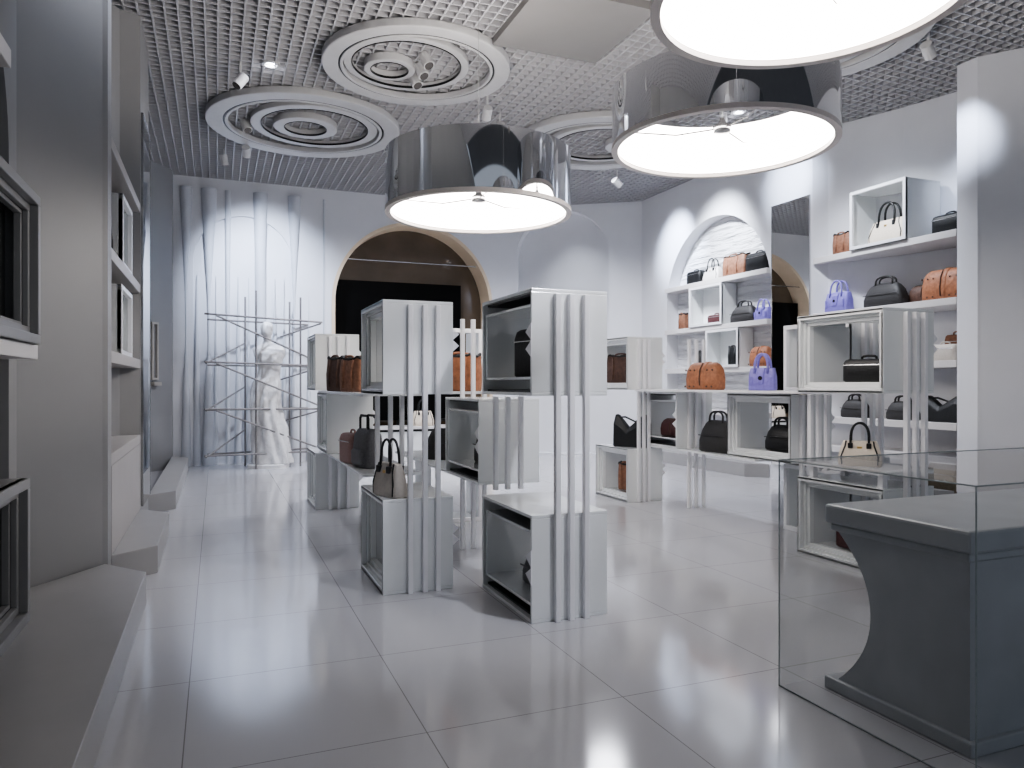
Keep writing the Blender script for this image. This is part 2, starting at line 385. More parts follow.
def make_box(parent, name, z, style, W=BW, L=BL, Hh=BH, y=0., x=0., child=True):
    """one display cube; open side faces -X. With child=True it is a part of parent, its fittings sub-parts; else fittings are parts"""
    if child:
        s = obj(name, shell(NB(), W, L, Hh, back=style in ('plain', 'dark')), 'lacquer', parent, loc=(x, y, z), bevel=.003); q = s; o3 = None
    else:
        s = obj(name, shell(NB(), W, L, Hh, back=style in ('plain', 'dark')), 'lacquer', parent, loc=(x, y, z), bevel=.003); q = parent; o3 = (x, y, z)
    if style == 'stepped':
        bm = NB(); ring_x(bm, .0, .03, .0, .03, .001, L-.001, .001, Hh-.001); ring_x(bm, .03, .05, .018, .05, 0, L, 0, Hh)
        ring_x(bm, .05, .09, .018, .075, 0, L, 0, Hh)
        obj('front_frame', bm, 'lacquer', q, loc=o3, bevel=.003)
        obj('liner', box(box(B(.09, W-.02, L-.076, L-.07, .07, Hh-.07), .09, W-.02, .07, .076, .07, Hh-.07), .09, W-.02, .07, L-.07, .066, .07), 'liner', q, loc=o3)
        obj('edge_plate', teeth(NB(), 'back', L, W), 'bar', q, loc=o3)
    elif style == 'gap':
        for za in (.018, Hh-.03): obj('shadow_gap', B(.03, W-.018, .018, L-.018, za, za+.012), 'black', q, loc=o3)
        bm = NB(); box(bm, .004, W-.02, .02, L-.075, .085, .10); box(bm, .004, W-.02, .02, L-.075, Hh-.095, Hh-.08)
        box(bm, .0, W-.02, L-.08, L-.07, .0851, Hh-.0801);
        obj('liner', bm, 'liner', q, loc=o3, bevel=.002)
        obj('edge_plate', teeth(NB(), 'front', L, W), 'bar', q, loc=o3)
    elif style == 'dark':
        s.data.materials[0] = M['frame_grey']
        bm = NB(); ring_x(bm, -.01, .03, .0, .045, 0, L, 0, Hh); obj('front_frame', bm, 'frame_grey', q, loc=o3, bevel=.004)
        bm = NB(); ring_x(bm, .025, .05, .045, .08, 0, L, 0, Hh); ring_x(bm, .05, .08, .08, .10, 0, L, 0, Hh); obj('inner_frame', bm, 'frame_grey', q, loc=o3, bevel=.003)
        obj('back_panel', B(W-.03, W-.019, .02, L-.02, .02, Hh-.02), 'dark_panel', q, loc=o3)
    else:   # plain thin frame
        bm = NB(); ring_x(bm, -.004, .03, .0, .035, 0, L, 0, Hh)
        obj('front_frame', bm, 'bar', q, loc=o3, bevel=.003)
    return s
def bar_at(parent, x, y, z0, z1, t=.029, d=.034):
    obj('bar', B(x, x+t, y, y+d, z0, z1), 'bar', parent, bevel=.003)
def tower(x, y, style, label, near=(0, 1.715), far=(.585, 1.165), xs=(.125, .21, .30), W=BW, group=None, near2=None, L=BL, rot=0.):
    t = thing('display_tower', label, 'display stand', (x, y, 0), rot, group)
    make_box(t, 'lower_box', 0, style, W, L); make_box(t, 'upper_box', 1.18, style, W, L)
    for bx in xs:
        bar_at(t, bx, -.034, *near)
        if near2: bar_at(t, bx, -.034, *near2)
    if far:
        for bx in xs: bar_at(t, bx-.045, L, *far)
    return t
def cube(x, y, z, style, label, near=None, far=None, xs=(.125, .21, .30), W=BW, L=BL, Hh=BH):
    t = thing('display_cube', label, 'display cube', (x, y, 0))
    make_box(t, 'box', z, style, W, L, Hh, child=False)
    if near:
        for bx in xs: bar_at(t, bx, -.034, *near)
    if far:
        for bx in xs: bar_at(t, bx, L, *far)
    return t
G1 = 'white stacked display towers'
tower(.908, 4.283, 'stepped', 'pale grey two-box display tower in front of the black screen, carrying the greige tote', xs=(.145, .235, .315), group=G1)
tower(1.515, 3.491, 'gap', 'white two-box display tower nearest the camera, black-lined boxes with zig-zag edges', xs=(.125, .205, .293), W=.445, L=.76, group=G1)
tower(.908, 7.444, 'stepped', 'pale grey two-box display tower farthest in the left row, beside the scaffolded statue', near=(0, .56), near2=(1.18, 1.715), far=None, group=G1)
tower(2.25, 6.30, 'open', 'white open-framed two-box display tower seen through the bars left of the nearest tower', xs=(), far=None, L=.52, rot=PI/2, group=G1)
tower(4.0, 6.69, 'stepped', 'white two-box display tower at the far end of the right row, with dark brown tote', xs=(.11, .172, .232), far=None, group=G1)
tower(4.0, 3.51, 'stepped', 'white two-box display tower behind the glass counter, with the black case inside', W=.46, L=.76, xs=(.175, .255, .335), group=G1)
tower(4.52, 4.28, 'open', 'white two-box display tower half hidden behind the tower by the glass counter', far=None, group=G1)
cube(.95, 6.95, .597, 'stepped', 'grey middle-tier display cube of the left row beside the statue')
cube(1.58, 4.50, .585, 'gap', 'grey black-lined display cube on tall bars behind the nearest tower', far=(0, 1.73), L=.75)
cube(4.30, 4.655, .597, 'stepped', 'white middle-tier display cube of the right row with a black bag inside', near=(0, 1.157), xs=(.08, .155), L=.80)
cube(4.27, 6.20, .597, 'gap', 'white black-lined display cube of the right row holding the plum bag', near=(0, 1.69))
def board(x0, x1, y0, y1, z0, label, t=.02, mt='lacquer'):
    o = obj('shelf_board', B(x0, x1, y0, y1, z0, z0+t), mt, bevel=.003); tag(o, label, 'shelf', 'shelf boards bridging the display boxes'); return o
board(.97, 1.40, 5.25, 7.70, .576, 'thin grey shelf board low in the left row under the grey trolley bag')
board(.93, 1.36, 5.05, 7.40, 1.158, 'thin grey shelf board high in the left row under the two brown bags')
board(1.60, 2.03, 5.30, 6.98, .576, 'thin grey shelf board low behind the bars under the charcoal bag')
board(1.60, 2.03, 5.30, 6.25, 1.166, 'thin grey shelf board high behind the nearest tower under a tan tote')
board(4.27, 4.70, 5.05, 6.150, .576, 'thin white shelf board low in the right row under the black dome bag')
board(4.27, 4.70, 6.16, 6.95, .576, 'thin white shelf board under the cube with the plum bag')
board(4.05, 4.50, 4.30, 6.64, 1.168, 'long thin white shelf board across the right row under the tan and lilac bags', mt='bar')
t = thing('shelf_riser', 'white raised shelf on the lower box behind the glass counter, under a cream bag', 'shelf', (4.0, 3.51, .56))
obj('top_board', B(0, .46, 0, .70, .085, .108), 'bar', t, bevel=.003)
for a, b in ((.03, .03), (.33, .03), (.03, .63), (.33, .63)): obj('foot', B(a, a+.04, b, b+.04, 0, .085), 'bar', t)

# framed cubes in the wall niches (opening toward the room)
def niche_box(x, y, z, L, Hh, W, label, rotz=0., style='plain', name='framed_cube'):
    t = thing(name, label, 'display cube', (x, y, z), rotz)
    make_box(t, 'box', 0, style, W, L, Hh, child=False); return t
niche_box(6.77, 5.66, 2.78, .74, .66, .52, 'white framed cube on the top right niche shelf around the cream bag')
niche_box(6.725, 8.66, 2.105, .78, .60, .27, 'white framed cube in the stone arch around the small maroon bag')
niche_box(6.725, 8.30, 1.48, .73, .55, .27, 'white framed cube in the stone arch around the black tote')
# left wall, opening toward +X: rotate half a turn
niche_box(-.785, 3.88, .18, 2.2, .64, .16, 'grey framed display case low at the left edge standing on the plinth', PI, 'dark', 'framed_case')
niche_box(-.785, 4.09, 1.43, 2.2, .70, .16, 'grey framed display case high at the left edge on its shelf', PI, 'dark', 'framed_case')
for z, y0, L, Hh, lb in ((2.09, 6.55, .62, .52, 'pale framed cube on the second left niche shelf'), (1.45, 6.55, .70, .50, 'pale framed cube on the third left niche shelf')):
    niche_box(-.62, y0, z, L, Hh, .24, lb, PI)
t = thing('picture_frame', 'narrow taupe frame hung on the pale left pier beyond the mirror', 'frame', (-.80, 11.58, 1.3), math.radians(58))
obj('frame', ring_x(NB(), -.02, .02, 0, .03, -.05, .09, 0, .82), 'picture', t, rot=(0, 0, PI/2)); obj('sill', B(-.10, .06, -.06, .0, -.08, -.03), 'picture', t)

# ------------------------------------------------------------------ lamps
def drum(x, y, z, r, hh, label):
    t = thing('drum_lamp', label, 'lamp', (x, y, z), 0, 'chrome drum lamps')
    obj('shade', lathe(NB(), [(r, .012), (r, hh), (r-.012, hh), (r-.012, .012)], 96, True), 'chrome', t, smooth=False)
    for p in t.children[-1].data.polygons: p.use_smooth = True
    t.children[-1].modifiers.new('split', 'EDGE_SPLIT').split_angle = math.radians(40)
    obj('rim', lathe(NB(), [(r+.003, 0), (r+.003, .03), (r-.04, .03), (r-.04, 0)], 96, True), 'rim', t)
    obj('lining', lathe(NB(), [(r-.014, .031), (r-.014, hh-.012)], 96), 'diff' if z < 3 else 'diff_dim', t)
    obj('hub', lathe(NB(), [(0.0001, .10), (.055, .105), (.062, .14), (.03, .165), (.012, .20), (.0001, .20)], 24), 'steel', t, smooth=True)
    for k in range(3):
        a = 2*PI*k/3+.42; c, s = math.cos(a), math.sin(a)
        obj('rod', tube(NB(), [(.05*c, .05*s, .13), (.3*c, .3*s, .11), ((r-.02)*c, (r-.02)*s, .17)], .0055, 6), 'steel', t)
    obj('cable', tube(NB(), [(0, 0, .2), (0, 0, H-z-.02)], .002, 6), 'cable', t)
    obj('canopy', lathe(NB(), [(.0001, -.03), (.05, -.028), (.075, -.0005), (.0001, -.0005)], 24), 'spot', t, loc=(0, 0, H-z), smooth=True)
    return t
drum(1.93, 5.50, 2.58, .73, .47, 'chrome drum pendant lamp hanging left, in front of the dark arch')
drum(3.16, 4.06, 2.83, .735, .40, 'chrome drum pendant lamp hanging in the middle with its hub and rods showing')
drum(2.29, 2.375, 2.83, .648, .37, 'large drum pendant lamp cut off by the top edge of the view')

def ring_annulus(bm, r0, r1, z0, z1, cx=0, cy=0):
    return lathe(bm, [(r0, z0), (r1, z0), (r1, z1), (r0, z1)], 80, True, cx, cy)
def ceiling_ring(x, y, r, z, label, mids, spots=()):
    t = thing('ceiling_ring', label, 'ceiling rings', (x, y, z), 0, 'plaster rings on the ceiling'); top = H-z
    obj('outer_ring', ring_annulus(NB(), r*.83, r, 0, top), 'ring', t, bevel=.012)
    obj('shadow_line', ring_annulus(NB(), r*.815, r*.829, .006, top-.01), 'black', t)
    obj('inner_lip', ring_annulus(NB(), r*.78, r*.812, .0, top-.02), 'ring', t, bevel=.006)
    for n, (cx, cy, ro, ri, zz) in zip(('middle_ring', 'inner_ring'), mids):
        g = obj(n, ring_annulus(NB(), ri*r, ro*r, zz, top, cx*r, cy*r), 'ring', t, bevel=.01)
        obj('shadow_line', ring_annulus(NB(), ri*r*.985+.001, ri*r*.985+.005, zz-.003, zz+.02, cx*r, cy*r), 'black', g)
    for (cx, cy) in spots:
        sp = obj('spot_head', tube(NB(), [(cx*r, cy*r, top-.02), (cx*r+.01, cy*r-.02, .06), (cx*r+.045, cy*r-.07, -.05)], .055, 16), 'spot', t)
        obj('lens', tube(NB(), [(cx*r+.044, cy*r-.069, -.048), (cx*r+.047, cy*r-.073, -.056)], .045, 16), 'lens_dim', sp)
    return t
ceiling_ring(1.0, 9.15, 1.12, 4.31, 'large plaster ring with nested off-centre rings on the ceiling, far left', [(.10, -.02, .66, .56, .02), (.0, -.02, .33, .22, .0)], [(-.62, .18)])
ceiling_ring(1.83, 7.03, .91, 4.31, 'plaster ring holding three small spotlights on the ceiling, left of the grey hatch', [(-.12, -.02, .66, .58, .02), (-.28, .10, .27, .20, .0)], [(.02, .32), (.02, .05), (-.0, -.22)])
ceiling_ring(4.82, 5.12, 1.09, 4.31, 'plaster ring on the ceiling behind the middle drum lamp', [(.1, .1, .62, .54, .02), (-.05, -.25, .3, .22, .0)])
ceiling_ring(4.58, 8.39, 1.05, 4.31, 'plaster ring on the ceiling between the left and middle drum lamps, far back', [(.05, .0, .66, .58, .02), (.35, -.1, .27, .18, .0)])

def spot(x, y, z, tx, ty, tz, label, power=0., size=40, col=(.72, .80, 1.), blend=.6, lit=False, rad=.03):
    d = (Vector((tx, ty, tz))-Vector((x, y, z))).normalized()
    t = thing('ceiling_spotlight', label, 'spotlight', (x, y, z), 0, 'small ceiling spotlights')
    obj('head', tube(NB(), [-d*.07, d*.07], .05, 16), 'spot', t)
    obj('stem', tube(NB(), [(0, 0, .0), (0, 0, H-z+.02)], .012, 8), 'spot', t)
    obj('lens', tube(NB(), [d*.069, d*.074], .042, 16), 'lens' if lit else 'lens_dim', t)
    if power:
        L = bpy.data.lights.new('spot_beam', 'SPOT'); L.energy = power; L.spot_size = math.radians(size); L.spot_blend = blend
        L.color = col; L.shadow_soft_size = rad
        lo = bpy.data.objects.new('spot_beam', L); C.objects.link(lo); lo.parent = t; lo.location = d*.09
        lo.rotation_euler = d.to_track_quat('-Z', 'Y').to_euler()
    return t
BL_ = (.70, .79, 1.)
spot(.36, 10.0, 4.22, .67, 12.1, 2.9, 'ceiling spotlight aimed at the wall behind the statue', 560, 62, BL_, 1., rad=.08)
spot(.10, 10.6, 4.25, .75, 11.5, 1.2, 'ceiling spotlight nearest the left end aimed down at the statue', 320, 40, BL_, 1.)
spot(5.5, 9.5, 4.22, 6.8, 9.85, 3.45, 'ceiling spotlight washing the wall left of the stone arch', 520, 46, BL_, 1., rad=.08)
spot(5.6, 8.5, 4.25, 7.0, 8.8, 3.0, 'ceiling spotlight aimed into the stone arch', 430, 70, (.85, .9, 1.), 1., rad=.08)
spot(5.5, 7.0, 4.22, 6.8, 7.35, 3.85, 'ceiling spotlight above the tall right mirror', 260, 46, BL_, 1., rad=.08)
spot(5.9, 4.7, 4.22, 6.81, 5.03, 3.65, 'ceiling spotlight washing the top of the right pier', 150, 40, BL_, 1., rad=.06)
spot(5.7, 6.1, 4.25, 7.1, 6.0, 2.4, 'ceiling spotlight aimed into the deep right niche', 190, 75, (.85, .9, 1.), 1., rad=.08)
spot(-.10, 5.3, 4.25, -.60, 5.06, 3.6, 'ceiling spotlight washing the edge of the left pier', 40, 50, BL_, 1.)
spot(2.9, 1.5, 4.25, 1.72, 3.5, 1.45, 'added unseen ceiling spotlight brightening the front of the nearest tower', 330, 40, (.86, .88, 1.), 1., rad=.10)  # lamp out of view, added to lift the near tower fronts
spot(1.5, 1.6, 4.25, 1.05, 4.2, 1.5, 'added unseen ceiling spotlight brightening the tower carrying the greige tote', 150, 32, (.86, .88, 1.), 1., rad=.10)  # second added lamp out of view, for the left front tower
spot(2.75, 7.55, 4.20, 3.0, 9.0, 3.2, 'left one of two ceiling spotlights beyond the grey hatch')
spot(3.05, 7.95, 4.20, 3.2, 9.0, 3.2, 'right one of two ceiling spotlights beyond the grey hatch')
spot(.22, 7.65, 4.20, -.3, 7.4, 3.4, 'ceiling spotlight at the near left rim of the far left ring')
spot(5.0, 10.6, 4.22, 5.9, 11.5, 3.0, 'ceiling spotlight aimed at the slanted alcove', 45, 60, (.85, .9, 1.), 1.)

def downlight(x, y, power, label):
    t = thing('recessed_downlight', label, 'downlight', (x, y, H), 0, 'downlights set in the grid ceiling')
    obj('trim_ring', lathe(NB(), [(.06, -.012), (.085, -.012), (.085, .05), (.06, .05)], 24, True), 'spot', t)
    obj('lens', disc(NB(), .06, .01, 24), 'lens', t)
    L = bpy.data.lights.new('downlight_beam', 'SPOT'); L.energy = power; L.spot_size = math.radians(150); L.spot_blend = 1.; L.color = (.90, .91, 1.); L.shadow_soft_size = .25
    lo = bpy.data.objects.new('downlight_beam', L); C.objects.link(lo); lo.parent = t; lo.location = (0, 0, -.03)
downlight(2.6, 10.3, 520, 'added downlight in the grid ceiling brightening the back before the dark arch')  # added fill light for the back of the room
downlight(5.2, 9.3, 620, 'added downlight in the grid ceiling brightening the far right corner')  # added fill light for the far right walls
downlight(5.6, 6.9, 200, 'added downlight in the grid ceiling brightening between the right row and the niche')  # added fill light over the right aisle
downlight(.5, 7.6, 120, 'recessed downlight in the grid ceiling over the left aisle')

# ------------------------------------------------------------------ statue and scaffold
t = thing('draped_statue', 'white draped female statue without arms standing inside the rod scaffold', 'statue', (.725, 11.52, 0), math.radians(-15))
def statue_body():
    bm = NB(); seg = 56
    # z, rx, ry, cx, cy, fold amplitude
    K = [(.06, .285, .21, .055, 0, .12), (.12, .28, .21, .055, 0, .15), (.3, .26, .20, .045, 0, .16), (.55, .245, .19, .02, -.01, .16), (.75, .23, .185, -.02, -.02, .14),
         (.95, .22, .175, -.04, -.01, .12), (1.12, .215, .165, -.03, 0, .09), (1.24, .205, .15, -.02, .0, .06), (1.36, .165, .125, .0, .01, .02), (1.46, .16, .12, .015, .01, .01),
         (1.58, .185, .135, .02, 0, .015), (1.68, .225, .135, .015, 0, .01), (1.76, .235, .115, .005, .01, .0), (1.81, .19, .09, .0, .015, .0), (1.845, .09, .07, -.005, .01, 0),
         (1.88, .058, .06, -.01, .0, 0), (1.92, .055, .06, -.015, -.01, 0), (1.95, .066, .078, -.02, -.018, 0), (2.0, .083, .098, -.022, -.018, 0), (2.06, .092, .108, -.022, -.008, 0),
         (2.11, .088, .104, -.022, .0, 0), (2.15, .065, .078, -.022, .004, 0), (2.17, .03, .035, -.022, .006, 0)]
    def interp(z):
        for a, b in zip(K, K[1:]):
            if a[0] <= z <= b[0]:
                u = (z-a[0])/(b[0]-a[0]); u = u*u*(3-2*u); return [a[i]+(b[i]-a[i])*u for i in range(6)]
        return K[-1]
    rings = []; n = 110
    for j in range(n+1):
        z = .06 + (2.17-.06)*j/n; _, rx, ry, cx, cy, am = interp(z); ring = []
        for i in range(seg):
            a = 2*PI*i/seg; ca, sa = math.cos(a), math.sin(a)
            k = 1 + am*(.6*math.sin(9*a + 2.2*math.sin(z*3.1) + z*2.5) + .5*math.sin(5*a - z*6.5) + .3*math.sin(14*a+z*4))
            if 1.5 < z < 1.72: k += .16*math.exp(-((abs(a-1.5*PI)-.45)/.25)**2)*math.exp(-((z-1.6)/.06)**2)   # bust
            dz = 0
            if 1.94 < z < 2.15:                     # face relief, facing -Y
                da = abs(((a-1.5*PI+PI) % (2*PI))-PI)
                k += .16*math.exp(-(da/.13)**2)*math.exp(-((z-2.035)/.022)**2) - .06*math.exp(-((da-.36)/.16)**2)*math.exp(-((z-2.062)/.014)**2) + .05*math.exp(-(da/.25)**2)*math.exp(-((z-1.995)/.008)**2)
                db = abs(((a-.5*PI+PI) % (2*PI))-PI); k += .28*math.exp(-(db/.5)**2)*math.exp(-((z-2.09)/.045)**2)   # hair knot
            ring.append(bm.verts.new((cx+rx*k*ca, cy+ry*k*sa, z)))
        rings.append(ring)
    for a, b in zip(rings, rings[1:]):
        for i in range(seg): bm.faces.new((a[i], a[(i+1) % seg], b[(i+1) % seg], b[i]))
    bm.faces.new(rings[0][::-1]); bm.faces.new(rings[-1]); return bm
obj('body', statue_body(), 'marble', t, smooth=True)
obj('base', loft(NB(), [(0, .60, .46), (.05, .60, .46), (.062, .57, .43)], 48, 3.), 'marble', t)
t = thing('rod_scaffold', 'dark thin-rod scaffold with zig-zag braces around the white statue', 'scaffold', (.80, 11.6, 0))
FV = [(-.26, -.30), (.385, -.10)]; KV = [(-.39, .22), (.27, .40)]
for (x, y), ht in zip(FV+KV, (2.60, 2.55, 2.56, 2.53)): obj('upright', tube(NB(), [(x, y, 0), (x, y, ht)], .014, 8), 'rod', t)
dF = Vector((FV[1][0]-FV[0][0], FV[1][1]-FV[0][1])).normalized()
lv = [2.20, 1.53, .87, .22]
def onF(k, z, o=-.02): p = Vector(FV[0]) + dF*k; return (p.x+dF.y*0, p.y+o, z)
def onK(k, z, o=.02): p = Vector(KV[0]) + dF*k; return (p.x, p.y+o, z)
for i, z in enumerate(lv):
    obj('ledger', tube(NB(), [onF(-.72, z+.02), onF(1.02, z-.01)], .014, 8), 'rod', t)
    obj('ledger', tube(NB(), [onK(-.55, z-.01), onK(1.0, z-.01)], .014, 8), 'rod', t)
    if i < 3:
        obj('brace', tube(NB(), [onF(-.56, z, -.05), onF(1.0, lv[i+1]+.03, -.05)], .013, 8), 'rod', t)
        obj('brace', tube(NB(), [onF(-.70, lv[i+1], -.03), onK(.0, lv[i+1]+.33)], .012, 8), 'rod', t)
        obj('brace', tube(NB(), [onF(1.0, z-.03, -.03), onK(.55, z-.22)], .012, 8), 'rod', t)

# ------------------------------------------------------------------ glass case and desk
t = thing('glass_case', 'clear glass enclosure around the grey desk in the right foreground', 'glass case', (2.15, 1.55, 0))
GX, GY, GZ = 1.6, .845, .93; e = .008
def pane(name, *pts): bm = NB(); bm.faces.new([bm.verts.new(p) for p in pts]); obj(name, bm, 'glass', t)
pane('front_pane', (0, 0, .002), (0, GY, .002), (0, GY, GZ), (0, 0, GZ)); pane('far_pane', (0, GY, .002), (GX, GY, .002), (GX, GY, GZ), (0, GY, GZ))
pane('near_pane', (0, 0, .002), (GX, 0, .002), (GX, 0, GZ), (0, 0, GZ)); pane('top_pane', (0, 0, GZ), (GX, 0, GZ), (GX, GY, GZ), (0, GY, GZ))
for nm, p, q in (('vertical_edge', (0, 0, 0), (0, 0, GZ)), ('vertical_edge', (0, GY, 0), (0, GY, GZ)), ('top_edge', (0, 0, GZ), (0, GY, GZ)), ('top_edge', (0, GY, GZ), (GX, GY, GZ)), ('top_edge', (0, 0, GZ), (GX, 0, GZ)), ('base_edge', (0, 0, .003), (0, GY, .003))):
    obj(nm, tube(NB(), [p, q], .0028, 6), 'glass_edge', t)
t = thing('reception_desk', 'grey desk with concave hourglass sides standing inside the glass case', 'desk', (2.335, 1.685, 0))
bp_ = [(.423+.157*abs((z-.3475)/.2975)**2.1, z) for z in [.05+.595*k/24 for k in range(25)]]
bm = NB(); pts = [(0.02, .05)] + bp_ + [(.02, .645)]
a = [bm.verts.new((.0, yy, zz)) for yy, zz in pts]; b = [bm.verts.new((1.2, yy, zz)) for yy, zz in pts]
bm.faces.new(a); bm.faces.new(b[::-1])
for i in range(len(pts)): j = (i+1) % len(pts); bm.faces.new((a[i], b[i], b[j], a[j]))
obj('body', bm, 'desk', t)
obj('worktop', B(-.02, 1.24, -.0, .635, .675, .752), 'desk', t, bevel=.012); obj('moulding', B(-.008, 1.22, .015, .615, .645, .675), 'desk', t, bevel=.008)
obj('base', B(-.02, 1.22, .0, .635, 0, .05), 'desk', t, bevel=.006)

# ------------------------------------------------------------------ bags
def strap_pts(w, zb, hh, y, lean): return arc((-w/2, zb), (w/2, zb), hh, 16, y, lean)
def bag(kind, x, y, z, w, d, h, m, label, name='handbag', rot=-90, hm=None, cat='bag', group=None):
    t = thing(name, label, cat, (x, y, z), math.radians(rot), group); hm = hm or m
    if kind == 'tote':           # trapezoid body, two looped handles, side piping
        hb = h*.58
        obj('body', loft(NB(), [(0, w*.95, d*.9), (.01, w, d), (hb*.3, w*1.01, d), (hb*.7, w*.90, d*.8), (hb*.97, w*.78, d*.5), (hb, w*.76, d*.44)], 40, 5.), m, t, smooth=True)
        for s in (-1, 1):
            g = obj('handle', tube(NB(), strap_pts(w*.42, hb*.84, h-hb*.84, s*d*.30, -s*d*.10), max(.008, w*.024), 8), hm, t, smooth=True)
            for q in (-1, 1): obj('tab', B(q*w*.21-.016, q*w*.21+.016, s*d*.30-.014+s*.008, s*d*.30+.014+s*.008, hb*.72, hb*.93), hm, g, bevel=.004)
            obj('piping', tube(NB(), [(s*w*.40, -d*.44, .01), (s*w*.42, -d*.45, hb*.4), (s*w*.33, -d*.33, hb*.8), (s*w*.31, -d*.22, hb)], .006, 6), hm, t)
        obj('clasp', B(-.016, .016, -d*.40, -d*.30, hb*.70, hb*.80), 'gold', t, bevel=.003)
    elif kind == 'lock':         # structured small bag, lock flap, two tall handles
        hb = h*.62
        obj('body', loft(NB(), [(0, w*.95, d*.9), (.012, w, d), (hb*.6, w*.99, d*.9), (hb*.95, w*.90, d*.6), (hb, w*.88, d*.52)], 40, 5.), m, t, smooth=True)
        for s in (-1, 1): obj('handle', tube(NB(), strap_pts(w*.5, hb*.75, h-hb*.75, s*d*.36, -s*d*.12), .011, 8), hm, t, smooth=True)
        fl = obj('flap', loft(NB(), [(hb*.30, w*.16, .012, -d*.49), (hb*.36, w*.22, .016, -d*.49), (hb*.8, w*.26, .016, -d*.44), (hb*1.01, w*.28, .016, -d*.28)], 20, 4.), m, t)
        obj('clasp', lathe(NB(), [(.0001, 0), (.018, 0), (.018, .008), (.0001, .008)], 16), 'blk', fl, loc=(0, -d*.495, hb*.55), rot=(PI/2, 0, 0))
        for s in (-1, 1): obj('side_strap', B(s*w*.36-.014, s*w*.36+.014, -d*.52, -d*.47, hb*.25, hb*.62), m, t, bevel=.003)
    elif kind == 'dome':         # rounded top satchel with two short handles
        hb = h*.78
        obj('body', loft(NB(), [(0, w*.92, d*.9), (.012, w, d), (hb*.35, w*1.0, d), (hb*.7, w*.86, d*.78), (hb*.9, w*.70, d*.5), (hb*.98, w*.58, d*.26), (hb, w*.52, d*.16)], 40, 4.), m, t, smooth=True)
        for s in (-1, 1): obj('handle', tube(NB(), arc((-w*.22, hb*.88), (w*.22, hb*.88), h-hb*.88, 12, s*d*.17, -s*d*.05, .4), .010, 8), hm, t, smooth=True)
        obj('seam', tube(NB(), [(-w*.44, -d*.47, hb*.52), (0, -d*.505, hb*.52), (w*.44, -d*.47, hb*.52)], .004, 6), hm, t)
    elif kind == 'duffel':       # low rounded bag with a belt and studs
        bm = NB(); n = 20
        secs = [(0, w*.96, d*.8), (.015, w, d*.95), (h*.4, w*1.0, d), (h*.72, w*.96, d*.86), (h*.9, w*.86, d*.58), (h, w*.7, d*.2)]
        obj('body', loft(bm, secs, 40, 4.5), m, t, smooth=True)
        bl = obj('belt', loft(NB(), [(0.01, w*.13, d*1.04), (h*.4, w*.13, d*1.06), (h*.72, w*.13, d*.93), (h*.92, w*.13, d*.64), (h*1.03, w*.13, d*.2)], 24, 6.), m, t, loc=(w*.1, 0, 0), smooth=True)
        obj('belt_edge', tube(NB(), [(w*.03, -d*.50, .04), (w*.03, -d*.535, h*.4), (w*.03, -d*.46, h*.75), (w*.03, -d*.25, h*.98)], .006, 6), 'dbrown', t)
        if m == 'tan':
            bm = NB(); bmesh.ops.create_icosphere(bm, subdivisions=1, radius=.010); s0 = obj('stud', bm, 'dbrown', t); first = True
            for sx in (-.44, -.3, -.16, .24, .40):
                for sz in (.12, .72):
                    o = s0 if first else s0.copy()
                    if not first: C.objects.link(o)
                    first = False; o.location = (sx*w, -d*.49 if sz < .5 else -d*.435, sz*h)
    elif kind == 'case':         # soft box bag with a top handle and a zip line
        obj('body', loft(NB(), [(0, w*.93, d*.86), (.012, w, d), (h*.8, w, d), (h*.95, w*.95, d*.85), (h, w*.84, d*.6)], 40, 5.5), m, t, smooth=True)
        obj('zip', tube(NB(), [(-w*.45, -d*.505, h*.74), (w*.45, -d*.505, h*.74)], .004, 6), 'steel', t)
        obj('handle', tube(NB(), arc((-w*.16, h*.97), (w*.16, h*.97), h*.10+.012, 10, 0, 0, .35), .008, 8), hm, t, smooth=True)
    elif kind == 'open':         # open-topped tote with dark gathered rim
        bm = NB(); loft(bm, [(0, w*.94, d*.85), (.012, w*.98, d*.95), (h*.5, w, d), (h*.90, w*.97, d*.82), (h*.955, w*.96, d*.74)], 48, 5.)
        obj('body', bm, m, t, smooth=True)
        rm = NB(); n = 24; ptsr = []
        for i in range(n+1):
            a = 2*PI*i/n; c, s = math.cos(a), math.sin(a)
            ptsr.append((math.copysign(abs(c)**.45, c)*w*.475, math.copysign(abs(s)**.45, s)*d*.36, h*.965+.012*math.sin(5*a)))
        obj('rim', tube(rm, ptsr, .011, 8), 'blk' if m != 'blk' else 'dgrey', t, smooth=True)
        for s in (-1, 1): obj('handle', tube(NB(), arc((-w*.18, h*.93), (w*.18, h*.93), h*.10, 10, s*d*.36, 0, .4), .009, 8), hm, t, smooth=True)
        for s in (-1, 1): obj('fold', tube(NB(), [(s*w*.22, -d*.505, .03), (s*w*.19, -d*.515, h*.5), (s*w*.23, -d*.42, h*.92)], .010, 6), m, t, smooth=True)
    elif kind == 'hobo':         # slouch bag with V-notched top: two raised ends
        bm = NB(); n = 22
        secs = []
        prof = []
        for i in range(n+1):
            u = i/n; xx = -w/2 + w*u
            top = h*(.60 + .40*min(1, abs(u-.42)/.34)) if u < .42 else h*(.60+.40*min(1, abs(u-.42)/.45))
            prof.append((xx, top))
        a = [bm.verts.new((xx, -d/2, 0)) for xx, _ in prof]; a2 = [bm.verts.new((xx*1.0, -d/2*.9, tt*.7)) for xx, tt in prof]; a3 = [bm.verts.new((xx*.97, -d*.18, tt)) for xx, tt in prof]
        b3 = [bm.verts.new((xx*.97, d*.18, tt)) for xx, tt in prof]; b2 = [bm.verts.new((xx, d/2*.9, tt*.7)) for xx, tt in prof]; b = [bm.verts.new((xx, d/2, 0)) for xx, _ in prof]
        rows = [a, a2, a3, b3, b2, b]
